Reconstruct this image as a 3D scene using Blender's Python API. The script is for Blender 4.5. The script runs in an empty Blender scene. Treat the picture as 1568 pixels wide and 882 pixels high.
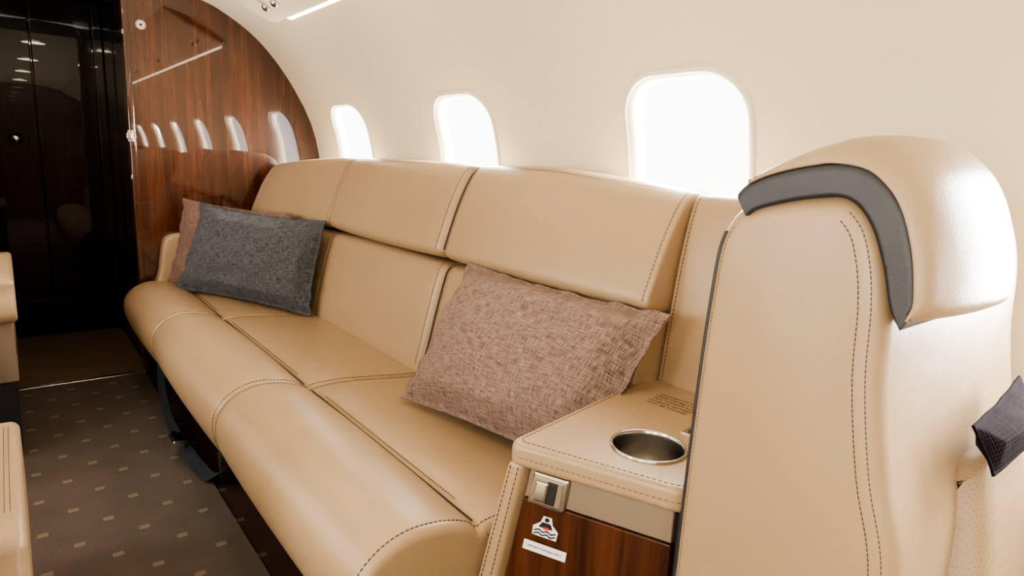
import bpy, bmesh, math, random
import numpy as np
from mathutils import Vector, Matrix, noise
random.seed(4)
COL=bpy.context.scene.collection
bpy.context.scene.view_settings.look='AgX - Medium High Contrast'
# ---------------------------------------------------------------- helpers
def mesh_obj(name,verts,faces,mat=None,parent=None,smooth=True,fix=True):
    me=bpy.data.meshes.new(name); me.from_pydata([tuple(v) for v in verts],[],[tuple(f) for f in faces]); me.update()
    if fix:
        bm=bmesh.new(); bm.from_mesh(me); bmesh.ops.remove_doubles(bm,verts=bm.verts,dist=1e-6)
        bmesh.ops.recalc_face_normals(bm,faces=bm.faces); bm.to_mesh(me); bm.free()
    for p in me.polygons: p.use_smooth=smooth
    o=bpy.data.objects.new(name,me); COL.objects.link(o)
    if mat: me.materials.append(mat)
    if parent: o.parent=parent
    return o
def empty(name,loc=(0,0,0)):
    e=bpy.data.objects.new(name,None); COL.objects.link(e); e.empty_display_size=.1
    return e
def catmull(pts,n=6,closed=False):
    P=[np.array(p,float) for p in pts]; m=len(P); out=[]
    rng=m if closed else m-1
    for i in range(rng):
        if closed: a,b,c,d=P[(i-1)%m],P[i],P[(i+1)%m],P[(i+2)%m]
        else:
            b,c=P[i],P[i+1]; a=P[i-1] if i>0 else 2*b-c; d=P[i+2] if i+2<m else 2*c-b
        for k in range(n):
            t=k/n
            out.append(.5*((2*b)+(c-a)*t+(2*a-5*b+4*c-d)*t*t+(-a+3*b-3*c+d)*t**3))
    if not closed: out.append(P[-1])
    return np.array(out)
def box(name,x0,x1,y0,y1,z0,z1,mat,parent=None,bev=0.0,seg=3,fn=None,sub=0):
    bm=bmesh.new(); bmesh.ops.create_cube(bm,size=1)
    for v in bm.verts:
        v.co=Vector(((x0+x1)/2+v.co.x*(x1-x0),(y0+y1)/2+v.co.y*(y1-y0),(z0+z1)/2+v.co.z*(z1-z0)))
    if bev>0: bmesh.ops.bevel(bm,geom=bm.edges[:],offset=bev,segments=seg,profile=.6,affect='EDGES')
    if sub: bmesh.ops.subdivide_edges(bm,edges=bm.edges[:],cuts=sub,use_grid_fill=True)
    if fn:
        for v in bm.verts: v.co=Vector(fn(*v.co))
    bmesh.ops.recalc_face_normals(bm,faces=bm.faces)
    me=bpy.data.meshes.new(name); bm.to_mesh(me); bm.free()
    o=bpy.data.objects.new(name,me); COL.objects.link(o); me.materials.append(mat)
    if bev>0:
        for p in me.polygons: p.use_smooth=True
        m=o.modifiers.new('wn','WEIGHTED_NORMAL'); m.keep_sharp=False
    if parent: o.parent=parent
    return o
def tube(name,path,r,mat,parent=None,n=8,closed=False):
    P=[Vector(p) for p in path]; vs=[];fs=[]; m=len(P)
    up=Vector((0,0,1)); prev=None
    for i,p in enumerate(P):
        if closed: t=(P[(i+1)%m]-P[i-1])
        else: t=P[min(i+1,m-1)]-P[max(i-1,0)]
        t.normalize()
        if prev is None:
            a=t.cross(up)
            if a.length<.1: a=t.cross(Vector((1,0,0)))
        else: a=prev-t*prev.dot(t)
        a.normalize(); prev=a; b=t.cross(a)
        for k in range(n):
            th=2*math.pi*k/n; vs.append(p+(a*math.cos(th)+b*math.sin(th))*r)
    for i in range(m if closed else m-1):
        j=(i+1)%m
        for k in range(n): fs.append((i*n+k,i*n+(k+1)%n,j*n+(k+1)%n,j*n+k))
    if not closed: fs.append(tuple(range(n))[::-1]); fs.append(tuple(range((m-1)*n,m*n)))
    return mesh_obj(name,vs,fs,mat,parent,fix=False)
def resample(path,step):
    P=np.array([tuple(p) for p in path],float); d=np.r_[0,np.cumsum(np.linalg.norm(np.diff(P,axis=0),axis=1))]
    n=max(2,int(d[-1]/step)); s=np.linspace(0,d[-1],n)
    return np.stack([np.interp(s,d,P[:,k]) for k in range(P.shape[1])],1)
def stitches(name,path,mat,parent=None,dash=.006,gap=.0030,r=.0008):
    P=resample(path,dash+gap); vs=[];fs=[]
    for i in range(len(P)-1):
        a=Vector(P[i]); b=a+(Vector(P[i+1])-a)*(dash/(dash+gap)); t=(b-a)
        if t.length<1e-6: continue
        t.normalize(); u=t.cross(Vector((0,0,1)))
        if u.length<.2: u=t.cross(Vector((1,0,0)))
        u.normalize(); w=t.cross(u); base=len(vs)
        for q in (a,b):
            for k in range(4):
                th=math.pi/4+k*math.pi/2; vs.append(q+(u*math.cos(th)+w*math.sin(th))*r)
        for k in range(4): fs.append((base+k,base+(k+1)%4,base+4+(k+1)%4,base+4+k))
        fs.append((base+3,base+2,base+1,base)); fs.append((base+4,base+5,base+6,base+7))
    return mesh_obj(name,vs,fs,mat,parent,smooth=False,fix=False)
def offs_prof(P,d):
    area=.5*np.sum(P[:,0]*np.roll(P[:,1],-1)-np.roll(P[:,0],-1)*P[:,1])
    t=np.roll(P,-1,0)-np.roll(P,1,0); t/=np.linalg.norm(t,axis=1)[:,None]+1e-9
    nrm=np.stack([t[:,1],-t[:,0]],1)*(1 if area>0 else -1)
    return P+nrm*(d if np.isscalar(d) else d[:,None])
def loft(name,prof,w0,w1,r0,r1,mapf,mat,parent=None,n=5,bulge=0,mid=14,xf=None):
    P=catmull(prof,n,True); L=w1-w0; st=[]
    for r,sgn in ((r0,1),(r1,-1)):
        lst=[]
        for k in range(7):
            a=k/6*math.pi/2
            lst.append((r*(1-math.cos(a)),-r*(1-math.sin(a))))
        st.append([(w0+d,i) if sgn>0 else (w1-d,i) for d,i in lst])
    ms=[(w0+r0+(L-r0-r1)*k/mid,0) for k in range(1,mid)]
    S=st[0]+ms+st[1][::-1]
    vs=[];fs=[];N=len(P)
    for w,ins in S:
        t=(w-w0)/L
        Q=offs_prof(P,ins+bulge*math.sin(math.pi*min(max(t,0),1))**.6 if 0<t<1 else ins)
        for q in Q: vs.append((q[0],q[1],w))
    for i in range(len(S)-1):
        for k in range(N): fs.append((i*N+k,i*N+(k+1)%N,(i+1)*N+(k+1)%N,(i+1)*N+k))
    fs.append(tuple(range(N))); fs.append(tuple(range((len(S)-1)*N,len(S)*N)))
    out=[]
    for a,b,w in vs:
        p=mapf(a,b,w)
        if xf: p=xf(*p)
        out.append(p)
    return mesh_obj(name,out,fs,mat,parent)
mapY=lambda a,b,w:(a,w,b)
mapX=lambda a,b,w:(w,a,b)
def saddle(name,inner,thick,x0,x1,r,g0,mat,parent,dome=0.0,e0=.09,e1=.09,r1=None):
    """pad laid over an (Y,Z) path; thickness along path normal, rounded at both X ends"""
    if r1 is None: r1=r
    P=catmull(inner,8); t=np.gradient(P,axis=0); t/=np.linalg.norm(t,axis=1)[:,None]
    nr=np.stack([t[:,1],-t[:,0]],1)
    if nr[len(P)//3][1]<0: nr=-nr
    s=np.linspace(0,1,len(P)); T=np.interp(s,np.linspace(0,1,len(thick)),thick)
    T=T*np.clip(s/e0,0,1)**.5*np.clip((1-s)/e1,0,1)**.5
    xs=[]
    for k in range(11):
        a_=k/10*math.pi/2; xs.append((x0+r*(1-math.cos(a_)),g0+(1-g0)*math.sin(a_)))
    m=12
    for k in range(1,m): xs.append((x0+r+(x1-x0-r-r1)*k/m,1))
    for k in range(10,-1,-1):
        a_=k/10*math.pi/2; xs.append((x1-r1*(1-math.cos(a_)),g0+(1-g0)*math.sin(a_)))
    vs=[];fs=[];N=len(P); K=5
    for x,g in xs:
        u=(x-x0)/(x1-x0); d=dome*math.sin(math.pi*u)**.7
        for h in range(K+1):
            q=P+nr*(T*g*(h/K))[:,None]*(1+d)
            for p in q: vs.append((x,p[0],p[1]))
    st=N*(K+1)
    for i in range(len(xs)-1):
        for j in range(N-1):
            fs.append((i*st+K*N+j,i*st+K*N+j+1,(i+1)*st+K*N+j+1,(i+1)*st+K*N+j))
            fs.append((i*st+j,(i+1)*st+j,(i+1)*st+j+1,i*st+j+1))
        for h in range(K):
            for j in (0,N-1): fs.append((i*st+h*N+j,i*st+(h+1)*N+j,(i+1)*st+(h+1)*N+j,(i+1)*st+h*N+j))
    for i in (0,len(xs)-1):
        for h in range(K):
            for j in range(N-1): fs.append((i*st+h*N+j,i*st+h*N+j+1,i*st+(h+1)*N+j+1,i*st+(h+1)*N+j))
    return mesh_obj(name,vs,fs,mat,parent),P,nr,T
# ---------------------------------------------------------------- materials
class NT:
    def __init__(s,name):
        s.m=bpy.data.materials.new(name); s.m.use_nodes=True; s.t=s.m.node_tree; s.b=s.t.nodes['Principled BSDF']; s.out=s.t.nodes['Material Output']
    def n(s,ty,**kw):
        nd=s.t.nodes.new(ty)
        for k,v in kw.items():
            if k in nd.inputs: nd.inputs[k].default_value=v
            else: setattr(nd,k,v)
        return nd
    def l(s,a,b): s.t.links.new(a,b)
    def math(s,op,a,b=0.0,clamp=False):
        nd=s.t.nodes.new('ShaderNodeMath'); nd.operation=op; nd.use_clamp=clamp
        for i,x in enumerate((a,b)):
            if isinstance(x,(int,float)): nd.inputs[i].default_value=x
            else: s.l(x,nd.inputs[i])
        return nd.outputs[0]
    def coord(s,scale=(1,1,1),kind='Object'):
        tc=s.t.nodes.new('ShaderNodeTexCoord'); mp=s.t.nodes.new('ShaderNodeMapping'); mp.inputs['Scale'].default_value=scale
        s.l(tc.outputs[kind],mp.inputs['Vector']); return mp.outputs[0]
    def mix(s,f,a,b,blend='MIX'):
        nd=s.t.nodes.new('ShaderNodeMix'); nd.data_type='RGBA'; nd.blend_type=blend
        for sock,x in ((nd.inputs[0],f),(nd.inputs[6],a),(nd.inputs[7],b)):
            if isinstance(x,(int,float)): sock.default_value=x
            elif isinstance(x,tuple): sock.default_value=(*x,1) if len(x)==3 else x
            else: s.l(x,sock)
        return nd.outputs[2]
    def bump(s,h,strength,dist=.001):
        bp=s.n('ShaderNodeBump'); bp.inputs['Strength'].default_value=strength; bp.inputs['Distance'].default_value=dist
        s.l(h,bp.inputs['Height']); s.l(bp.outputs[0],s.b.inputs['Normal']); return bp
    def set(s,**kw):
        for k,v in kw.items():
            k=k.replace('_',' ')
            if isinstance(v,tuple) and len(v)==3: v=(*v,1)
            s.b.inputs[k].default_value=v
def leather(name,c,rough=.42,grain=.25,perf=False):
    t=NT(name); co=t.coord()
    nz=t.n('ShaderNodeTexNoise',Scale=5.0,Detail=4.0); t.l(co,nz.inputs['Vector'])
    col=t.mix(nz.outputs[0],tuple(x*.92 for x in c),tuple(min(1,x*1.06) for x in c))
    t.l(col,t.b.inputs['Base Color'])
    vo=t.n('ShaderNodeTexVoronoi',Scale=620.0); t.l(co,vo.inputs['Vector'])
    n2=t.n('ShaderNodeTexNoise',Scale=26.0,Detail=5.0); t.l(co,n2.inputs['Vector'])
    n3=t.n('ShaderNodeTexNoise',Scale=9.0,Detail=2.0); t.l(co,n3.inputs['Vector'])
    h=t.math('ADD',t.math('MULTIPLY',vo.outputs['Distance'],.5),t.math('ADD',t.math('MULTIPLY',n2.outputs[0],1.2),t.math('MULTIPLY',n3.outputs[0],6.0)))
    if perf:
        v2=t.n('ShaderNodeTexVoronoi',Scale=260.0,Randomness=0.0); t.l(co,v2.inputs['Vector'])
        dot=t.math('LESS_THAN',v2.outputs['Distance'],.24)
        col2=t.mix(dot,col,tuple(x*.6 for x in c)); t.l(col2,t.b.inputs['Base Color'])
    t.bump(h,grain,.0012)
    rr=t.math('ADD',t.math('MULTIPLY',n2.outputs[0],.12),rough-.06); t.l(rr,t.b.inputs['Roughness'])
    t.set(Specular_IOR_Level=.55)
    return t.m
def plain(name,c,rough=.5,metal=0,coat=0,spec=.5,emit=None):
    t=NT(name); t.set(Base_Color=c,Roughness=rough,Metallic=metal,Coat_Weight=coat,Specular_IOR_Level=spec)
    nz=t.n('ShaderNodeTexNoise',Scale=60.0); t.l(t.coord(),nz.inputs['Vector'])
    t.l(t.mix(nz.outputs[0],tuple(x*.94 for x in c),c),t.b.inputs['Base Color'])
    if emit: t.set(Emission_Color=emit[0],Emission_Strength=emit[1])
    return t.m
def wood(name,c1,c2,rough=.25,coat=1.0,sc=(1,1,1),ior=1.6):
    t=NT(name); co=t.coord((38*sc[0],38*sc[1],1.6*sc[2]))
    a=t.n('ShaderNodeTexNoise',Scale=1.0,Detail=6.0,Distortion=.5); t.l(co,a.inputs['Vector'])
    co2=t.coord((230*sc[0],230*sc[1],6*sc[2])); b=t.n('ShaderNodeTexNoise',Scale=1.0,Detail=3.0); t.l(co2,b.inputs['Vector'])
    f=t.math('ADD',t.math('MULTIPLY',a.outputs[0],.7),t.math('MULTIPLY',b.outputs[0],.35))
    rp=t.n('ShaderNodeValToRGB'); rp.color_ramp.elements[0].position=.38; rp.color_ramp.elements[1].position=.68
    rp.color_ramp.elements[0].color=(*c1,1); rp.color_ramp.elements[1].color=(*c2,1); t.l(f,rp.inputs[0]); t.l(rp.outputs[0],t.b.inputs['Base Color'])
    t.set(Roughness=rough,Coat_Weight=coat,Coat_Roughness=.012,Coat_IOR=ior,Specular_IOR_Level=.2)
    return t.m
def fabric(name,c1,c2,sheen=.06):
    t=NT(name)
    def thread(sc):
        co=t.coord(sc,'UV'); a=t.n('ShaderNodeTexNoise',Scale=1.0,Detail=2.0); t.l(co,a.inputs['Vector']); return a.outputs[0]
    a=thread((340,26,1)); b=thread((26,280,1))
    w1=t.n('ShaderNodeTexWave',Scale=62.0,bands_direction='X'); t.l(t.coord((1,1,1),'UV'),w1.inputs['Vector'])
    w2=t.n('ShaderNodeTexWave',Scale=50.0,bands_direction='Y'); t.l(t.coord((1,1,1),'UV'),w2.inputs['Vector'])
    f=t.math('MULTIPLY',t.math('ADD',a,b),.5)
    rp=t.n('ShaderNodeValToRGB'); rp.color_ramp.elements[0].position=.37; rp.color_ramp.elements[1].position=.63
    rp.color_ramp.elements[0].color=(*c1,1); rp.color_ramp.elements[1].color=(*c2,1); t.l(f,rp.inputs[0]); t.l(rp.outputs[0],t.b.inputs['Base Color'])
    h=t.math('ADD',t.math('ADD',t.math('MULTIPLY',w1.outputs[1],.4),t.math('MULTIPLY',w2.outputs[1],.4)),t.math('MULTIPLY',f,1.8))
    t.bump(h,.85,.0016); t.set(Roughness=.95,Specular_IOR_Level=.10,Sheen_Weight=sheen)
    return t.m
TAN=(.345,.238,.137)
M_le=leather('tan_leather',TAN,.35)
M_le_p=leather('tan_leather_perforated',(.34,.234,.135),perf=True)
M_dark=leather('charcoal_leather',(.020,.021,.024),.45)
M_st=plain('brown_thread',(.075,.042,.022),.8)
M_pipe=plain('dark_piping',(.035,.020,.012),.6)
M_wall=plain('ivory_liner',(.76,.66,.485),.5,spec=.35)
M_frame=plain('ivory_window_trim',(.78,.70,.55),.35)
M_wood=wood('walnut_gloss',(.023,.006,.0025),(.082,.024,.009),ior=1.7)
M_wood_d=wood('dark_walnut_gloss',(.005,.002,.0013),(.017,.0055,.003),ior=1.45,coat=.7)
M_wood_p=wood('console_walnut',(.026,.0075,.0034),(.085,.027,.011),rough=.3,coat=.3,sc=(1,1,1))
M_steel=plain('brushed_steel',(.55,.52,.48),.2,1)
M_chrome=plain('polished_nickel',(.75,.73,.70),.12,1)
M_bronze=plain('champagne_metal',(.31,.245,.185),.38,.6)
M_black=plain('black_plastic',(.010,.010,.011),.5)
M_web=plain('navy_webbing',(.012,.016,.026),.85)
M_white=plain('white_label',(.75,.75,.74),.5)
M_red=plain('red_ink',(.5,.02,.02),.5)
M_blue=fabric('slate_linen',(.024,.027,.031),(.118,.127,.136))
M_pink=fabric('mauve_linen',(.098,.062,.052),(.31,.218,.182))
M_pink2=fabric('taupe_linen',(.10,.058,.046),(.26,.16,.125))
M_purp=fabric('plum_linen',(.004,.002,.0035),(.013,.006,.010),sheen=0)
M_lamp=plain('lamp_diffuser',(.9,.85,.75),.5,emit=((1,.84,.62,1),9))
t=NT('acrylic_pane'); tr=t.n('ShaderNodeBsdfTransparent'); gl=t.n('ShaderNodeBsdfGlossy'); gl.inputs['Roughness'].default_value=.05
mx=t.n('ShaderNodeMixShader'); mx.inputs[0].default_value=.05; t.l(tr.outputs[0],mx.inputs[1]); t.l(gl.outputs[0],mx.inputs[2]); t.l(mx.outputs[0],t.out.inputs[0]); M_pane=t.m
def carpet(name,base,sq,px,py,w,dark=1.0,squares=True):
    t=NT(name); tc=t.n('ShaderNodeTexCoord'); sp=t.n('ShaderNodeSeparateXYZ'); t.l(tc.outputs['Object'],sp.inputs[0])
    nz=t.n('ShaderNodeTexNoise',Scale=7.0,Detail=5.0); t.l(tc.outputs['Object'],nz.inputs['Vector'])
    fz=t.n('ShaderNodeTexNoise',Scale=300.0,Detail=2.0); t.l(tc.outputs['Object'],fz.inputs['Vector'])
    c=t.mix(nz.outputs[0],tuple(x*.72 for x in base),tuple(x*1.25 for x in base))
    c=t.mix(t.math('MULTIPLY',fz.outputs[0],.7),c,tuple(x*.35 for x in base))
    if squares:
        yr=t.math('DIVIDE',sp.outputs[1],py); row=t.math('FLOOR',yr); par=t.math('FLOORED_MODULO',row,2.0)
        xs=t.math('ADD',t.math('DIVIDE',sp.outputs[0],px),t.math('MULTIPLY',par,.5))
        fx=t.math('MULTIPLY',t.math('ABSOLUTE',t.math('SUBTRACT',t.math('FRACT',xs),.5)),px)
        fy=t.math('MULTIPLY',t.math('ABSOLUTE',t.math('SUBTRACT',t.math('FRACT',yr),.5)),py)
        m=t.math('MULTIPLY',t.math('LESS_THAN',fx,w),t.math('LESS_THAN',fy,w*.8))
        m=t.math('MULTIPLY',m,t.math('ADD',t.math('MULTIPLY',fz.outputs[0],.9),.15))
        c=t.mix(m,c,sq)
    t.l(c,t.b.inputs['Base Color']); t.set(Roughness=.95,Specular_IOR_Level=.1); t.bump(fz.outputs[0],.7,.003)
    return t.m
M_carp=carpet('aisle_carpet',(.135,.110,.094),(.26,.205,.15),.15,.10,.0125)
M_carp2=carpet('border_carpet',(.05,.028,.020),(.13,.09,.06),.15,.10,.0125)
M_carp3=carpet('vestibule_carpet',(.19,.13,.08),(.3,.2,.1),.13,.085,.012,squares=False)
# ---------------------------------------------------------------- camera
f=980.0; L=np.array([-800,235,-f]); L/=np.linalg.norm(L); m_=.05
a=(235*(235-.05*800)+f*f)/(800+235*.05); T=np.array([a,235-m_*(a+800),-f]); T/=np.linalg.norm(T); U=np.cross(T,L)
CZ=1.05
mat=Matrix(((T[0],T[1],T[2],0),(L[0],L[1],L[2],0),(U[0],U[1],U[2],CZ),(0,0,0,1)))
cd=bpy.data.cameras.new('camera'); cam=bpy.data.objects.new('camera',cd); COL.objects.link(cam); cam.matrix_world=mat
cd.sensor_width=36; cd.lens=f/1600*36; cd.clip_start=.02; bpy.context.scene.camera=cam
# ---------------------------------------------------------------- fuselage liner
prof=[(.98,0),(1.12,.25),(1.22,.5),(1.272,.75),(1.292,.92),(1.281,1.06),(1.240,1.207),(1.161,1.355),(1.071,1.479),(.969,1.58),(.845,1.657),(.740,1.697),(.5,1.745),(.25,1.76)]
PF=catmull(prof,12); SD=np.r_[0,np.cumsum(np.linalg.norm(np.diff(PF,axis=0),axis=1))]; STOT=SD[-1]
def PS(s): return np.array([np.interp(s,SD,PF[:,0]),np.interp(s,SD,PF[:,1])])
def NS(s):
    d=PS(s+.004)-PS(s-.004); d/=np.linalg.norm(d); return np.array([-d[1],d[0]])
def s_of_z(z): return float(np.interp(z,PF[:,1],SD))
MIR=.25
def W(y,s,dep=0,side=1):
    p=PS(s)+NS(s)*dep; x=p[0] if side>0 else 2*MIR-p[0]
    return (x,y,p[1])
def rrect(a,b,r,nc=10,ns=8):
    out=[]
    cs=[(a-r,b-r,0),(-(a-r),b-r,90),(-(a-r),-(b-r),180),(a-r,-(b-r),270)]
    for i,(cx,cy,a0) in enumerate(cs):
        for k in range(nc+1):
            th=math.radians(a0+90*k/nc); out.append((cx+r*math.cos(th),cy+r*math.sin(th)))
        nx=cs[(i+1)%4]; th=math.radians(nx[2]); q=(nx[0]+r*math.cos(th),nx[1]+r*math.sin(th)); p=out[-1]
        for k in range(1,ns): out.append((p[0]+(q[0]-p[0])*k/ns,p[1]+(q[1]-p[1])*k/ns))
    return out
PIT=.914; WY=[2.768-PIT*k for k in range(6)]
s_lo,s_hi=s_of_z(.83),s_of_z(1.250); sc=(s_lo+s_hi)/2; hb=(s_hi-s_lo)/2; ha=.152; rr=.088
Y_BK=-2.32; Y_F=3.22; S_SPLIT=s_of_z(1.69)
def build_wall(side,name):
    vs=[];fs=[]
    def grid(y0,y1,s0,s1,ny,ns_):
        b=len(vs)
        for i in range(ny+1):
            for j in range(ns_+1): vs.append(W(y0+(y1-y0)*i/ny,s0+(s1-s0)*j/ns_,0,side))
        for i in range(ny):
            for j in range(ns_): fs.append((b+i*(ns_+1)+j,b+(i+1)*(ns_+1)+j,b+(i+1)*(ns_+1)+j+1,b+i*(ns_+1)+j+1))
    c0,c1=sc-hb-.10,sc+hb+.10
    grid(Y_BK,Y_F+.1,0,c0,30,20); grid(Y_BK,Y_F+.1,c1,S_SPLIT,30,26)
    grid(WY[0]+PIT/2,Y_F+.1,c0,c1,2,20)
    for wy in WY:
        inner=rrect(ha+.026,hb+.026,rr+.026); outer=rrect(PIT/2,hb+.10,1e-4); K=6; b=len(vs); n=len(inner)
        for k in range(K+1):
            t_=k/K
            for p,q in zip(inner,outer): vs.append(W(wy+p[0]+(q[0]-p[0])*t_,sc+p[1]+(q[1]-p[1])*t_,0,side))
        for k in range(K):
            for i in range(n): fs.append((b+k*n+i,b+k*n+(i+1)%n,b+(k+1)*n+(i+1)%n,b+(k+1)*n+i))
    return mesh_obj(name,vs,fs,M_wall)
build_wall(1,'wall_right'); build_wall(-1,'wall_left')
vs=[];fs=[];cs=[W(0,s,0,1) for s in np.linspace(S_SPLIT,STOT,14)]; cs=cs+[(2*MIR-p[0],0,p[2]) for p in cs[::-1][1:]]
for i,y in enumerate(np.linspace(Y_BK,Y_F+.1,12)):
    for p in cs: vs.append((p[0],y,p[2]))
n=len(cs)
for i in range(11):
    for k in range(n-1): fs.append((i*n+k,i*n+k+1,(i+1)*n+k+1,(i+1)*n+k))
mesh_obj('ceiling',vs,fs,M_wall)
# windows
wi=0
for side in (1,-1):
    for wy in WY:
        wi+=1; e=empty('window_%d'%wi)
        rings=[(.030,-.004),(.030,.003),(.026,.006),(.021,.006),(.0195,.0022),(.018,.001),(.012,-.001),(.005,-.008),(.000,-.020),(-.002,-.034)]
        vs=[];fs=[]
        for o,d in rings:
            for p in rrect(ha+o,hb+o,rr+o): vs.append(W(wy+p[0],sc+p[1],d,side))
        n=len(rrect(1,1,.1))
        for k in range(len(rings)-1):
            for i in range(n): fs.append((k*n+i,k*n+(i+1)%n,(k+1)*n+(i+1)%n,(k+1)*n+i))
        mesh_obj('trim_ring',vs,fs,M_frame,e)
        pr=[W(wy+p[0],sc+p[1],-.032,side) for p in rrect(ha,hb,rr)]; c=W(wy,sc,-.032,side)
        mesh_obj('pane',pr+[c],[(i,(i+1)%n,n) for i in range(n)],M_pane,e)
        p=PS(sc)+NS(sc)*-.13; q=NS(sc)
        ld=bpy.data.lights.new('daylight','AREA'); ld.shape='RECTANGLE'; ld.size=.40; ld.size_y=.56; ld.energy=54 if side>0 else 13; ld.color=(1,.985,.96)
        lo=bpy.data.objects.new('daylight',ld); COL.objects.link(lo)
        x=p[0] if side>0 else 2*MIR-p[0]
        d=Vector((q[0]*side,0,q[1])); z=-d; yv=Vector((0,1,0)); xv=yv.cross(z).normalized()
        lo.matrix_world=Matrix(((yv[0],xv[0],z[0],x),(yv[1],xv[1],z[1],wy),(yv[2],xv[2],z[2],p[1]),(0,0,0,1)))
# floor, carpets
box('floor',-.9,1.4,Y_BK,4.3,-.05,0,M_carp2)
box('aisle_carpet',-.43,.44,Y_BK+.02,3.235,0,.006,M_carp,bev=.002)
box('vestibule_carpet',-.44,.46,3.285,4.145,0,.005,M_carp3)
box('trim_1',-.2,.455,3.237,3.272,0,.009,M_steel,bev=.003)
arc=[W(0,s,0,1) for s in np.linspace(0,STOT,60)]; arc=[(p[0],p[2]) for p in arc]; arcL=[(2*MIR-x,z) for x,z in arc[::-1][1:]]
full=arc+arcL
mesh_obj('wall_rear',[(x,Y_BK,z) for x,z in full],[tuple(range(len(full)))],M_wood,smooth=False)
DX0,DX1,DZ=-.22,.455,1.70
Rp2=[(x+.02,z) for x,z in arc if x>=DX1]
poly=[(DX1,0)]+Rp2+[(DX1,float(np.interp(-DX1,[-q[0] for q in PF],[q[1] for q in PF])))]
def slab(name,poly,y0,y1,mat,parent=None):
    n=len(poly); vs=[(x,y0,z) for x,z in poly]+[(x,y1,z) for x,z in poly]
    fs=[tuple(range(n)),tuple(range(n,2*n))[::-1]]+[(i,(i+1)%n,n+(i+1)%n,n+i) for i in range(n)]
    return mesh_obj(name,vs,fs,mat,parent,smooth=False)
slab('wall_front',poly,Y_F,Y_F+.06,M_wood)
hd=[(DX1,DZ)]+[(x,z+.01) for x,z in full if DX0<=x<=DX1]+[(DX0,DZ)]
slab('wall_front_header',hd,Y_F,Y_F+.06,M_wood_d)
lf=[(DX0,0)]+[(DX0,1.74)]+[(x-.02,z) for x,z in arcL if x<DX0]
slab('wall_front_inboard',lf,Y_F,Y_F+.06,M_wood)
jb=empty('door_frame')
box('jamb',.437,.462,Y_F-.014,Y_F+.07,0,1.70,M_wood,jb,bev=.006)
box('strike_plate',.432,.452,Y_F-.018,Y_F-.012,1.06,1.11,M_steel,jb,bev=.002)
box('latch',.425,.445,Y_F-.03,Y_F-.016,1.072,1.098,M_steel,jb,bev=.003)
for z in (.35,.9,1.5): box('hinge',.434,.441,Y_F-.016,Y_F+.0,z,z+.02,M_steel,jb,bev=.002)
box('wall_vestibule_right',.47,.50,Y_F+.06,4.2,0,1.8,M_wood_d)
box('wall_vestibule_left',-.48,-.45,Y_F+.06,4.2,0,1.8,M_wood_d)
box('ceiling_vestibule',-.5,.5,Y_F+.06,4.25,1.77,1.8,M_wood_d)
box('wall_vestibule_front',-.5,.5,4.2,4.25,0,1.8,M_wood_d)
dr=empty('door_1')
box('leaf_left',-.40,.155,4.165,4.2,.01,1.76,M_wood_d,dr,bev=.004)
box('leaf_right',.162,.42,4.165,4.2,.01,1.76,M_wood_d,dr,bev=.004)
box('leaf_edge',.426,.468,4.15,4.2,.01,1.76,M_wood_d,dr,bev=.004)
def ball(name,c,r,mat,parent,sy=1):
    bm=bmesh.new(); bmesh.ops.create_uvsphere(bm,u_segments=24,v_segments=14,radius=r)
    for v in bm.verts: v.co=Vector((c[0]+v.co.x,c[1]+v.co.y*sy,c[2]+v.co.z))
    me=bpy.data.meshes.new(name); bm.to_mesh(me); bm.free()
    for p in me.polygons: p.use_smooth=True
    me.materials.append(mat); o=bpy.data.objects.new(name,me); COL.objects.link(o); o.parent=parent; return o
ball('knob',(.063,4.14,1.05),.030,M_chrome,dr,.8)
def disc(name,c,r,y,mat,parent,n=32,r0=0):
    vs=[(c[0]+r*math.cos(2*math.pi*k/n),y,c[1]+r*math.sin(2*math.pi*k/n)) for k in range(n)]
    if r0:
        vs+= [(c[0]+r0*math.cos(2*math.pi*k/n),y,c[1]+r0*math.sin(2*math.pi*k/n)) for k in range(n)]
        return mesh_obj(name,vs,[(k,(k+1)%n,n+(k+1)%n,n+k) for k in range(n)],mat,parent,smooth=False)
    return mesh_obj(name,vs,[tuple(range(n))],mat,parent,smooth=False)
pl=empty('no_smoking_sticker'); disc('base',(.508,1.55),.019,Y_F-.001,M_white,pl); disc('ring',(.508,1.55),.0165,Y_F-.0015,M_red,pl,r0=.013); disc('mark',(.508,1.55),.006,Y_F-.0015,M_black,pl)  # round white sticker with red ring, no-smoking style
for side in (1,-1):
    r_=empty('service_rail')
    pr=[W(0,s_of_z(1.592),.0,side),W(0,s_of_z(1.602),.030,side),W(0,s_of_z(1.63),.040,side),W(0,s_of_z(1.665),.045,side),W(0,s_of_z(1.70),.03,side),W(0,s_of_z(1.715),-.01,side),W(0,s_of_z(1.65),-.01,side)]
    loft('valance',[(p[0],p[2]) for p in pr],Y_BK+.05,2.83,.02,.02,mapY,M_wall,r_,n=4)
    a0=W(0,s_of_z(1.580),.004,side); a1=W(0,s_of_z(1.594),.016,side)
    vs=[(a0[0],Y_BK+.1,a0[2]),(a1[0],Y_BK+.1,a1[2]),(a1[0],2.70,a1[2]),(a0[0],2.70,a0[2])]
    mesh_obj('light_strip',vs,[(0,1,2,3)],M_lamp,r_,fix=False)
    for y in (2.66,2.56,1.6,.7):
        p=W(y,s_of_z(1.640),.044,side); ball('air_gasper',p,.018,M_steel,r_)
ce=empty('ceiling_fill')  # unseen ceiling lamps with glowing discs, added as soft warm fill
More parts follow.
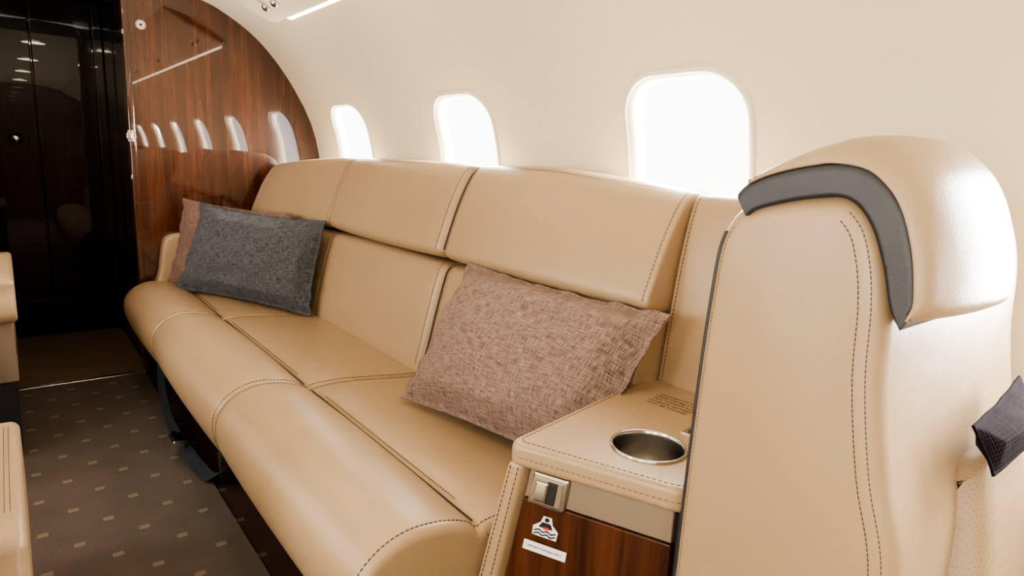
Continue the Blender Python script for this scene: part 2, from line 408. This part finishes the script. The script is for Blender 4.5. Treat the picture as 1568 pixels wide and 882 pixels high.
for y in (2.3,1.0,-.3,-1.6):
    disc_v=[(MIR+.04*math.cos(k/24*6.2832),y+.04*math.sin(k/24*6.2832),1.752) for k in range(24)]
    mesh_obj('fill_disc',disc_v,[tuple(range(24))],M_lamp,ce,smooth=False,fix=False)
    ld=bpy.data.lights.new('fill_light','AREA'); ld.shape='DISK'; ld.size=.14; ld.energy=2.0; ld.color=(1,.85,.66)
    lo=bpy.data.objects.new('fill_light',ld); COL.objects.link(lo); lo.location=(MIR,y,1.745)
# ---------------------------------------------------------------- sofa
sofa=empty('leather_sofa')
seat=[(.405,.245),(.378,.285),(.364,.335),(.372,.39),(.41,.432),(.465,.452),(.53,.447),(.58,.430),(.602,.412),(.608,.409),(.625,.416),(.70,.418),(.80,.408),(.90,.396),(.97,.388),(.985,.36),(.97,.30),(.60,.27),(.45,.235)]
def seatpath(y,off=.0015,i0=0,i1=15):
    P=offs_prof(catmull(seat,5,True),off)[i0*5:i1*5-4]
    return [(p[0],y,p[1]) for p in P]
SY=[.80,1.62,2.49,3.165]
for i in range(3):
    loft('seat_cushion_%d'%(i+1),seat,SY[i]+.0015,SY[i+1]-.0015,.020,.020,mapY,M_le,sofa,bulge=.008,mid=20)
for i,y in enumerate(SY[1:3]):
    tube('seam_welt',[(p[0],p[1],p[2]) for p in seatpath(y,-.010)],.003,M_pipe,sofa)
for y in (SY[1]+.016,SY[2]+.016,SY[1]-.016,SY[2]-.016,SY[0]+.016):
    stitches('seat_stitch',seatpath(y,.001),M_st,sofa,r=.0011)
P=offs_prof(catmull(seat,5,True),.0085)
for xx in (.598,.618):
    k=min(range(30,70),key=lambda i:abs(P[i][0]-xx))
    for i in range(3): stitches('crease_stitch',[(P[k][0],SY[i]+.1,P[k][1]),(P[k][0],SY[i+1]-.1,P[k][1])],M_st,sofa,r=.0009)
k=min(range(30,70),key=lambda i:abs(P[i][0]-.608))
for i in range(3): tube('crease_welt',[(P[k][0],SY[i]+.03,P[k][1]-.003),(P[k][0],(SY[i]+SY[i+1])/2,P[k][1]-.0005),(P[k][0],SY[i+1]-.03,P[k][1]-.003)],.0014,M_pipe,sofa)
low=[(.965,.36),(.965,.42),(.985,.50),(1.010,.60),(1.034,.685),(1.046,.715),(1.066,.730),(1.10,.732),(1.13,.72),(1.12,.55),(1.07,.36),(1.0,.34)]
upp=[(1.030,.780),(1.045,.83),(1.078,.92),(1.112,.99),(1.135,1.020),(1.16,1.035),(1.195,1.033),(1.222,1.015),(1.232,.95),(1.20,.82),(1.14,.760),(1.07,.752),(1.040,.760)]
def bend(x,y,z):
    k=max(0,(y-2.45)/.72)**1.6
    x-=.125*k
    if z>.7: z-=.052*k*min(1,(z-.7)/.3)
    k2=max(0,(1.25-y)/.45)
    if z>.78: z-=.03*k2*min(1,(z-.78)/.25)
    return (x,y,z)
ends=[(.008,.028),(.028,.006),(.006,.01)]
BY=[.815,1.62,2.49,3.145]
for i in range(3):
    loft('back_lower_%d'%(i+1),low,BY[i]+.002,BY[i+1]-.002,*ends[i],mapY,M_le,sofa,bulge=.006,mid=20,xf=bend)
    loft('back_upper_%d'%(i+1),upp,BY[i]+.002,BY[i+1]-.002,*ends[i],mapY,M_le,sofa,bulge=.009,mid=20,xf=bend)
box('back_core',1.10,1.14,.85,3.0,.40,.92,M_black,sofa,fn=lambda x,y,z:bend(x+(z-.4)*.09,y,z),sub=6)
def ppath(pr,y,off,i0,i1,xf=bend):
    P=offs_prof(catmull(pr,5,True),off)[i0*5:i1*5+1]
    return [xf(p[0],y,p[1]) for p in P]
for y in (BY[1]-.030,BY[1]+.030,BY[2]+.009,BY[2]-.009,3.07,3.085,BY[0]+.014):
    stitches('back_stitch',ppath(upp,y,.004,0,7),M_st,sofa); stitches('back_stitch',ppath(low,y,.003,1,6),M_st,sofa)
tube('back_welt',ppath(upp,BY[1],-.010,0,7),.004,M_pipe,sofa); tube('back_welt',ppath(low,BY[1],-.010,1,6),.004,M_pipe,sofa)
for i in range(3):
    P=offs_prof(catmull(upp,5,True),.0095)[4*5+2]
    stitches('top_stitch',[bend(P[0],y,P[1]) for y in np.linspace(BY[i]+.05,BY[i+1]-.05,20)],M_st,sofa)
endp=[(1.075,.50),(1.085,.62),(1.098,.74),(1.118,.88),(1.142,.975),(1.165,1.003),(1.20,.995),(1.225,.95),(1.20,.75),(1.15,.5)]
loft('back_return',endp,.56,.814,.012,.008,mapY,M_le,sofa,bulge=.003)
P=offs_prof(catmull(endp,5,True),.003)
for y in (.80,): stitches('return_stitch',[(p[0],y,p[1]) for p in P[0:30]],M_st,sofa)
box('plinth',.56,.95,.86,3.16,.0,.262,M_black,sofa,bev=.006)
box('seat_pan',.42,.96,.86,3.16,.225,.265,M_black,sofa,bev=.01)
arm=[(.50,.36),(.515,.50),(.535,.62),(.56,.652),(.62,.662),(.80,.665),(.98,.66),(1.0,.60),(.99,.36),(.75,.34)]
loft('end_arm',arm,3.150,3.214,.018,.01,mapY,M_le,sofa)
for y in (1.0,2.0,2.95): box('leg',.46,.50,y,y+.03,0,.235,M_steel,sofa,bev=.004)
# ---------------------------------------------------------------- seat belt
sb=empty('seat_belt')
def ribbon(name,path,w,mat,parent,th=.002,side=(1,0,0)):
    P=catmull(path,8); vs=[];fs=[]
    S=Vector(side).normalized()
    for i,p in enumerate(P):
        t_=Vector(P[min(i+1,len(P)-1)]-P[max(i-1,0)]).normalized(); s_=(S-t_*S.dot(t_)).normalized(); n_=t_.cross(s_)
        for a_,b_ in ((-1,-1),(1,-1),(1,1),(-1,1)): vs.append(Vector(p)+s_*a_*w/2+n_*b_*th/2)
    for i in range(len(P)-1):
        for k in range(4): fs.append((i*4+k,i*4+(k+1)%4,i*4+4+(k+1)%4,i*4+4+k))
    fs+= [(0,1,2,3),tuple(range(len(P)*4-4,len(P)*4))]
    return mesh_obj(name,vs,fs,mat,parent,smooth=False)
ribbon('webbing',[(.43,2.74,.205),(.415,2.66,.12),(.405,2.52,.065),(.400,2.40,.055),(.395,2.26,.062)],.040,M_web,sb,side=(.6,0,1))
ribbon('webbing_tail',[(.395,2.20,.060),(.41,2.10,.040),(.43,2.02,.022),(.45,1.97,.05),(.50,1.95,.09)],.040,M_web,sb,side=(1,.2,.4))
box('buckle',.362,.400,2.18,2.26,.040,.092,M_chrome,sb,bev=.006)
box('buckle_tongue',.374,.392,2.26,2.30,.046,.082,M_chrome,sb,bev=.003)
# ---------------------------------------------------------------- pillows
def pillow(name,BL,BR,TR,TL,thick,mat,seed=0,fl=.012,nu=90,nv=60,pinch=.03):
    BL,BR,TR,TL=map(Vector,(BL,BR,TR,TL)); nrm=((BR-BL).cross(TL-BL)).normalized()
    W_=(BR-BL).length; H_=(TL-BL).length; am=min(1,H_/.36)
    vs=[];uv=[]
    def P(u,v,sd):
        a=1-u*u; b=1-v*v
        du=-pinch*b*abs(u)**3*np.sign(u); dv=-pinch*.9*a*abs(v)**3*np.sign(v)
        uu=(u+du*2/W_*1+1)/2; vv=(v+dv*2/H_+1)/2
        p=BL*(1-uu)*(1-vv)+BR*uu*(1-vv)+TR*uu*vv+TL*(1-uu)*vv
        fe=min((1-abs(u))*W_/2,(1-abs(v))*H_/2)
        k=(max(0,a)**.62)*(max(0,b)**.55)
        flat=0 if fe<fl else min(1,((fe-fl)/.05))**.55
        th=thick/2*k**.8*flat+.0015
        q=Vector((u*W_*2,v*H_*2,seed+sd*5))
        w=noise.noise(q*1.6)*.022+noise.noise(q*4.0)*.010+noise.noise(Vector((q.x*3,q.y*9,q.z)))*.004
        rad=(math.sin(7*u+seed)+.6*math.sin(15*u+2*seed)+.5*math.sin(27*u+seed))*math.exp(-((1-abs(v))*5))*.013*flat*(1-abs(u))
        rad+=(math.sin(6*v+seed)+.5*math.sin(14*v))*math.exp(-((1-abs(u))*8))*.009*flat*(1-abs(v))
        w2=noise.noise(Vector((u*W_*12,v*H_*12,seed)))*.012*(1 if fe<.03 else .15)
        return p+nrm*(sd*(th+((w*flat*k)+rad)*am)+w2*am)
    idx={}
    for sd in (1,-1):
        for i in range(nu+1):
            for j in range(nv+1):
                u=-math.cos(math.pi*i/nu)*.35+(2*i/nu-1)*.65; v=-math.cos(math.pi*j/nv)*.35+(2*j/nv-1)*.65
                idx[sd,i,j]=len(vs); vs.append(P(u,v,sd)); uv.append(((u+1)/2*W_*1.4,(v+1)/2*H_*1.4))
    fs=[]
    for sd in (1,-1):
        for i in range(nu):
            for j in range(nv):
                q=[idx[sd,i,j],idx[sd,i+1,j],idx[sd,i+1,j+1],idx[sd,i,j+1]]; fs.append(q if sd>0 else q[::-1])
    for i in range(nu):
        for j in (0,nv): fs.append([idx[1,i,j],idx[-1,i,j],idx[-1,i+1,j],idx[1,i+1,j]] if j==0 else [idx[1,i+1,j],idx[-1,i+1,j],idx[-1,i,j],idx[1,i,j]])
    for j in range(nv):
        for i in (0,nu): fs.append([idx[1,i,j+1],idx[-1,i,j+1],idx[-1,i,j],idx[1,i,j]] if i==0 else [idx[1,i,j],idx[-1,i,j],idx[-1,i,j+1],idx[1,i,j+1]])
    me=bpy.data.meshes.new(name); me.from_pydata([tuple(v) for v in vs],[],fs); me.update()
    ul=me.uv_layers.new(name='UVMap')
    for lp in me.loops: ul.data[lp.index].uv=uv[lp.vertex_index]
    for p in me.polygons: p.use_smooth=True
    me.materials.append(mat); o=bpy.data.objects.new(name,me); COL.objects.link(o); return o
pillow('throw_pillow',(.764,1.386,.430),(.865,.80,.44),(1.015,.745,.77),(1.025,1.465,.765),.20,M_pink,1,pinch=.014)
pillow('throw_pillow',(.545,2.996,.440),(.915,2.410,.405),(1.005,2.455,.785),(.657,3.0,.818),.15,M_blue,7,pinch=.016)
pillow('throw_pillow',(.535,3.105,.455),(.85,2.62,.43),(.95,2.68,.795),(.612,3.095,.828),.12,M_pink2,12,pinch=.016)
# ---------------------------------------------------------------- console with cup holder
con=empty('armrest_console')
A=Vector((.624,.744)); D=Vector((.735,.475)); C=Vector((1.085,.835)); E=Vector((1.10,.50)); WW=.29; DD=.46
def cm(p,q,z):
    u,v=p/WW,q/DD
    r=A*(1-u)*(1-v)+D*u*(1-v)+E*u*v+C*(1-u)*v
    k=max(0,(.56-z))*.17*max(0,1-u*1.2)*max(0,1-v)
    return (r.x-k*.7,r.y+k*.9,z)
def cbox(name,p0,p1,q0,q1,z0,z1,mat,bev=.0,seg=4,sub=0): return box(name,p0,p1,q0,q1,z0,z1,mat,con,bev,seg,cm,sub)
def rounded_cap(name,p0,p1,q0,q1,rc,z0,z1,br,mat):
    pl_=[]
    for cx,cy,a0,r_ in ((p1-rc,q1-.01,0,.01),(p0+.01,q1-.01,90,.01),(p0+rc,q0+rc,180,rc),(p1-rc,q0+rc,270,rc)):
        for k in range(9):
            th=math.radians(a0+90*k/8)
            if a0==0: cx_=p1-.01
            else: cx_=cx
            pl_.append((cx_+r_*math.cos(th),cy+r_*math.sin(th)))
    Pp=resample(pl_+[pl_[0]],.008)[:-1]; vs=[];fs=[];n=len(Pp)
    lv=[(-br,z0)]+[(-br*(1-math.sin(a_)),z0+br*(1-math.cos(a_))) for a_ in np.linspace(.2,math.pi/2,5)]+[(-br*(1-math.cos(a_)),z1-br*(1-math.sin(a_))) for a_ in np.linspace(0,math.pi/2,7)]
    for off,z in lv:
        for p in offs_prof(Pp,off): vs.append(cm(p[0],p[1],z))
    for i in range(len(lv)-1):
        for k in range(n): fs.append((i*n+k,i*n+(k+1)%n,(i+1)*n+(k+1)%n,(i+1)*n+k))
    fs.append(tuple(range(n))); fs.append(tuple(range((len(lv)-1)*n,len(lv)*n)))
    return mesh_obj(name,vs,fs,mat,con),Pp
cap,PPc=rounded_cap('top_cap',-.006,WW+.004,-.014,DD,.028,.562,.602,.011,M_le)
body=cbox('body',.004,WW-.006,.022,DD-.01,.36,.566,M_black)
cbox('body_lower',.02,WW-.006,.022,.25,.02,.365,M_black)
cupc=(.794,.601); CR=.060
bm=bmesh.new(); bmesh.ops.create_cone(bm,cap_ends=True,segments=64,radius1=CR-.0005,radius2=CR-.0005,depth=.3)
for v in bm.verts: v.co+=Vector((cupc[0],cupc[1],.62))
me=bpy.data.meshes.new('cut'); bm.to_mesh(me); bm.free(); cut=bpy.data.objects.new('cut',me); COL.objects.link(cut)
for o in (cap,body):
    o.modifiers.clear(); md=o.modifiers.new('b','BOOLEAN'); md.operation='DIFFERENCE'; md.object=cut; md.solver='EXACT'
dg=bpy.context.evaluated_depsgraph_get(); dg.update()
for o in (cap,body):
    nm=bpy.data.meshes.new_from_object(o.evaluated_get(dg)); o.modifiers.clear(); o.data=nm
md=cap.modifiers.new('wn','WEIGHTED_NORMAL')
bpy.data.objects.remove(cut)
def lathe(name,prof,c,mat,parent,n=64):
    vs=[];fs=[];m=len(prof)
    for k in range(n):
        th=2*math.pi*k/n
        for r,z in prof: vs.append((c[0]+r*math.cos(th),c[1]+r*math.sin(th),z))
    for k in range(n):
        for i in range(m-1): fs.append((k*m+i,((k+1)%n)*m+i,((k+1)%n)*m+i+1,k*m+i+1))
    return mesh_obj(name,vs,fs,mat,parent)
lathe('cup_holder',[(CR+.003,.602),(CR+.0032,.6045),(CR+.002,.6065),(CR-.001,.6065),(CR-.0025,.604),(CR-.003,.598),(CR-.0035,.53),(CR-.007,.515),(.02,.514),(.0,.514)],cupc,M_steel,con)
cbox('side_pad',-.004,.026,-.010,.27,.06,.566,M_le,.010,4,0)
cbox('metal_fascia',.030,WW-.022,.006,.024,.505,.561,M_bronze,.003)
cbox('wood_door',.030,WW-.022,.006,.024,.06,.502,M_wood_p,.003)
cbox('gap_strip',WW-.019,WW-.004,.012,.03,.05,.561,M_black,.003)  # black strip stands in for the shaded gap beside the panel
cbox('latch_plate',.040,.104,-.001,.010,.498,.558,M_chrome,.006)
cbox('latch_inset',.046,.098,-.003,.004,.504,.552,M_bronze,.004)
cbox('latch_slot',.070,.088,-.0042,.004,.508,.548,M_black,.002)
cbox('latch_lever',.052,.074,-.008,.0,.510,.546,M_chrome,.004)
for off,z in ((-.014,.6022),(-.004,.5986),(-.0005,.580)):
    Q=offs_prof(PPc,off); Q=[q for q in Q if q[1]<DD-.02 and q[0]<WW-.003]
    Q.sort(key=lambda q:(0,-q[1]) if q[0]<.02 and q[1]>.02 else (1,q[0]))
    stitches('cap_stitch',[cm(q[0],q[1],z) for q in Q],M_st,con,r=.0008)
for pp in (.004,.018): stitches('side_stitch',[cm(pp,-.0106,z) for z in np.linspace(.56,.08,20)],M_st,con)
def quad(name,p0,p1,q0,q1,z,mat): return box(name,p0,p1,q0,q1,z,z+.003,mat,con,.0008,2,cm)
quad('table_latch',.175,.235,.225,.275,.601,M_steel); quad('table_latch_slot',.183,.228,.235,.262,.6035,M_black)
def text(name,body_,size,fr,mat,parent,sp_=1.0):
    cu=bpy.data.curves.new(name,'FONT'); cu.body=body_; cu.size=size; cu.align_x='CENTER'; cu.align_y='CENTER'; cu.extrude=.0001; cu.space_line=sp_
    o=bpy.data.objects.new(name,cu); COL.objects.link(o); o.matrix_world=fr; dg=bpy.context.evaluated_depsgraph_get(); dg.update()
    me=bpy.data.meshes.new_from_object(o.evaluated_get(dg)); bpy.data.objects.remove(o); me.transform(fr)
    me.materials.clear(); me.materials.append(mat); ob=bpy.data.objects.new(name,me); COL.objects.link(ob); ob.parent=parent; return ob
def frame(o,xd,yd):
    xd=Vector(xd).normalized(); yd=Vector(yd); yd=(yd-xd*yd.dot(xd)).normalized(); z=xd.cross(yd)
    return Matrix(((xd.x,yd.x,z.x,o[0]),(xd.y,yd.y,z.y,o[1]),(xd.z,yd.z,z.z,o[2]),(0,0,0,1)))
p0=Vector(cm(.105,.35,.6030)); xd=Vector(cm(.16,.35,.6030))-p0; yd=Vector(cm(.105,.40,.6030))-p0
text('lettering','OCCUPANTS MUST\nWEAR LAP BELT FOR\nTAXI TAKEOFF AND\nLANDING. ARMREST\nMUST BE STOWED',.0105,frame(p0,xd,yd),M_st,con,1.35)
def fpt(p,z,d=.0052): return Vector(cm(p,d,z))
def fpoly(name,pts,mat,d=.0052):
    vs=[cm(p,d,z) for p,z in pts]; return mesh_obj(name,vs,[tuple(range(len(vs)))],mat,con,smooth=False,fix=False)
sx,sz=.078,.462
def sp(l,d,mat,name,k=.020): return fpoly(name,[(sx+a_*k,sz+b_*k) for a_,b_ in l],mat,d)
sp([(-1,-.9),(1,-.9),(1.05,-.1),(.5,.4),(.35,1.0),(-.35,1.0),(-.5,.4),(-1.05,-.1)],.0052,M_white,'pictogram_base')
sp([(.2*math.cos(a_),.72+.2*math.sin(a_)) for a_ in np.linspace(0,6.0,14)],.0046,M_black,'pictogram_head')
sp([(-.35,.45),(.35,.45),(.6,-.05),(-.6,-.05)],.0046,M_black,'pictogram_body')
sp([(-.15,.05),(.25,.1),(.3,-.15),(-.2,-.15)],.0042,M_red,'pictogram_mark')
for zz in (-.3,-.6):
    top=[(x,zz+.08*math.sin(x*9)) for x in np.linspace(-.9,.9,20)]; bot=[(x,z-.14) for x,z in top[::-1]]
    for i in range(19): sp([top[i],top[i+1],bot[18-i],bot[19-i]],.0046,M_black,'pictogram_wave')
fpoly('placard_plate',[(.048,.413),(.118,.413),(.118,.431),(.048,.431)],M_white,.0050)
text('placard_text','LIFE RAFT STORAGE ONLY',.0052,frame(fpt(.083,.422,.0044),fpt(.11,.422)-fpt(.05,.422),(0,0,1)),M_black,con)
# ---------------------------------------------------------------- near right seat
rs=empty('club_seat')
shell=[(.465,.30),(.467,.50),(.464,.75),(.458,.91),(.450,.975),(.428,1.010),(.39,1.026),(.34,1.034),(.300,1.034),(.272,1.010),(.256,.97),(.247,.92),(.241,.84),(.222,.74),(.196,.65),(.18,.50),(.172,.40),(.20,.30),(.33,.28)]
loft('back_shell',shell,.692,1.19,.024,.03,mapX,M_le,rs,n=6,bulge=.002)
P=catmull(shell,6,True)
tube('rear_piping',[(.699,p[0],p[1]) for p in offs_prof(P,-.006)[0:26]],.0028,M_dark,rs)
stitches('side_stitch',[(.6918,p[0],p[1]) for p in offs_prof(P,-.026)[50:102]],M_st,rs,r=.0007,dash=.004,gap=.0015)
stitches('side_stitch',[(.6945,p[0],p[1]) for p in offs_prof(P,-.014)[50:102]],M_st,rs,r=.0007,dash=.004,gap=.0015)
stitches('side_stitch',[(.6945,p[0],p[1]) for p in offs_prof(P,-.014)[2:28]],M_st,rs,r=.0006,dash=.004,gap=.0015)
bin_=[(.412,1.002),(.402,1.010),(.38,1.018),(.34,1.028),(.30,1.031),(.274,1.010),(.255,.970),(.241,.925),(.229,.905)]
b_o,BP,BN,BT=saddle('headrest_band',bin_,[.026,.033,.036,.037,.036,.033,.029,.023,.016],.687,.915,.006,.7,M_dark,rs,e0=.05,e1=.12)
outer=BP+BN*BT[:,None]
idx=np.linspace(9,len(outer)-3,14).astype(int)
hin=[tuple(outer[i]) for i in idx]
h_o,HP,HN,HT=saddle('headrest_cushion',hin,[.004,.014,.022,.029,.034,.037,.037,.036,.035,.034,.032,.028],.686,.919,.150,.05,M_le,rs,dome=.02,e0=.04,e1=.08,r1=.05)
stitches('headrest_stitch',[(.6875,p[0],p[1]) for p in HP+HN*.002],M_st,rs,r=.0007,dash=.005,gap=.002)
tube('headrest_welt',[(.688,p[0],p[1]) for p in HP],.002,M_le,rs)
ins=[(.24,.680),(.215,.715),(.185,.715),(.170,.685),(.150,.60),(.135,.50),(.15,.44),(.22,.44),(.26,.6)]
loft('lumbar_cushion',ins,.875,1.16,.03,.03,mapX,M_le_p,rs,xf=lambda x,y,z:(x+(z-.66)*.35,y,z))
cush=[(.17,.30),(.17,.40),(.10,.435),(-.10,.445),(-.30,.445),(-.345,.42),(-.355,.36),(-.33,.30),(-.1,.28)]
loft('seat_cushion',cush,.74,1.06,.02,.02,mapX,M_le,rs)
arw=[(.12,.30),(.12,.60),(.10,.63),(0,.635),(-.28,.63),(-.33,.60),(-.34,.30),(-.1,.28)]
loft('arm_window_side',arw,1.07,1.17,.018,.018,mapX,M_le,rs)
loft('seat_base',[(.42,.04),(.42,.28),(.1,.30),(-.28,.28),(-.25,.04),(.1,.02)],.76,1.0,.02,.02,mapX,M_black,rs)
box('seat_foot',.80,.96,-.2,.38,0,.06,M_black,rs,bev=.01)
pillow('throw_pillow',(.845,.162,.730),(1.06,.155,.732),(1.06,.200,.800),(.840,.190,.782),.06,M_purp,21,pinch=.003,fl=.004)
# ---------------------------------------------------------------- port side seats
def port_seat(y0,dirn,x1=-.02,top=.42,armz=.60,arm_on=True):
    e=empty('club_seat'); Y=lambda d:y0+dirn*d
    c=[(Y(0),.24),(Y(-.012),.33),(Y(.0),.40),(Y(.05),top),(Y(.25),top),(Y(.5),top-.015),(Y(.55),top-.05),(Y(.55),.26),(Y(.25),.23)]
    loft('seat_cushion',c,x1-.50,x1-(.0 if not arm_on else .105),.018,.018,mapX,M_le,e,bulge=.004)
    b=[(Y(.50),.36),(Y(.52),.60),(Y(.57),.85),(Y(.60),1.0),(Y(.64),1.03),(Y(.70),1.01),(Y(.72),.8),(Y(.71),.36),(Y(.6),.32)]
    loft('back',b,x1-.52,x1-.06,.025,.025,mapX,M_le,e)
    h=[(Y(.54),.90),(Y(.555),1.0),(Y(.585),1.06),(Y(.64),1.085),(Y(.70),1.06),(Y(.66),1.02),(Y(.61),.99),(Y(.585),.90)]
    loft('headrest',h,x1-.42,x1-.16,.015,.015,mapX,M_le,e)
    for xa,xb in ([(x1-.60,x1-.515)]+([(x1-.10,x1)] if arm_on else [])):
        a_=[(Y(.03),armz-.14),(Y(.02),armz-.04),(Y(.05),armz),(Y(.3),armz+.005),(Y(.62),armz),(Y(.66),armz-.05),(Y(.65),armz-.13),(Y(.3),armz-.15)]
        loft('arm_pad',a_,xa,xb,.014,.014,mapX,M_le,e)
        ya,yb=sorted((Y(.06),Y(.64)))
        box('arm_side',xa+.012,xb-.012,ya,yb,.28,armz-.13,M_bronze,e,bev=.006)
        box('arm_recess',xb-.016,xb-.009,ya+.04,yb-.04,.36,armz-.15,M_steel,e,bev=.003)
        if xa>-.3: box('arm_lower',xa+.02,xb-.02,ya+.01,yb-.01,.05,.285,M_black,e,bev=.006)
        stitches('arm_stitch',[(xb+.0006,y,armz-.03) for y in np.linspace(ya,yb,8)],M_st,e)
    ya,yb=sorted((Y(.06),Y(.64)))
    if not arm_on:
        for d_ in (.004,.012): stitches('cushion_stitch',[(x1-.016-d_,y,top+.0045) for y in np.linspace(Y(.06),Y(.48),10)],M_st,e)
    box('base',x1-.40,x1-.14,ya,yb,.006,.25,M_black,e,bev=.01)
    return e
port_seat(1.76,-1,arm_on=False)
port_seat(2.42,1,x1=-.004,armz=.625)
w=bpy.data.worlds.new('sky'); bpy.context.scene.world=w; w.use_nodes=True; bg=w.node_tree.nodes['Background']; bg.inputs[0].default_value=(1,.99,.97,1); bg.inputs[1].default_value=6.0
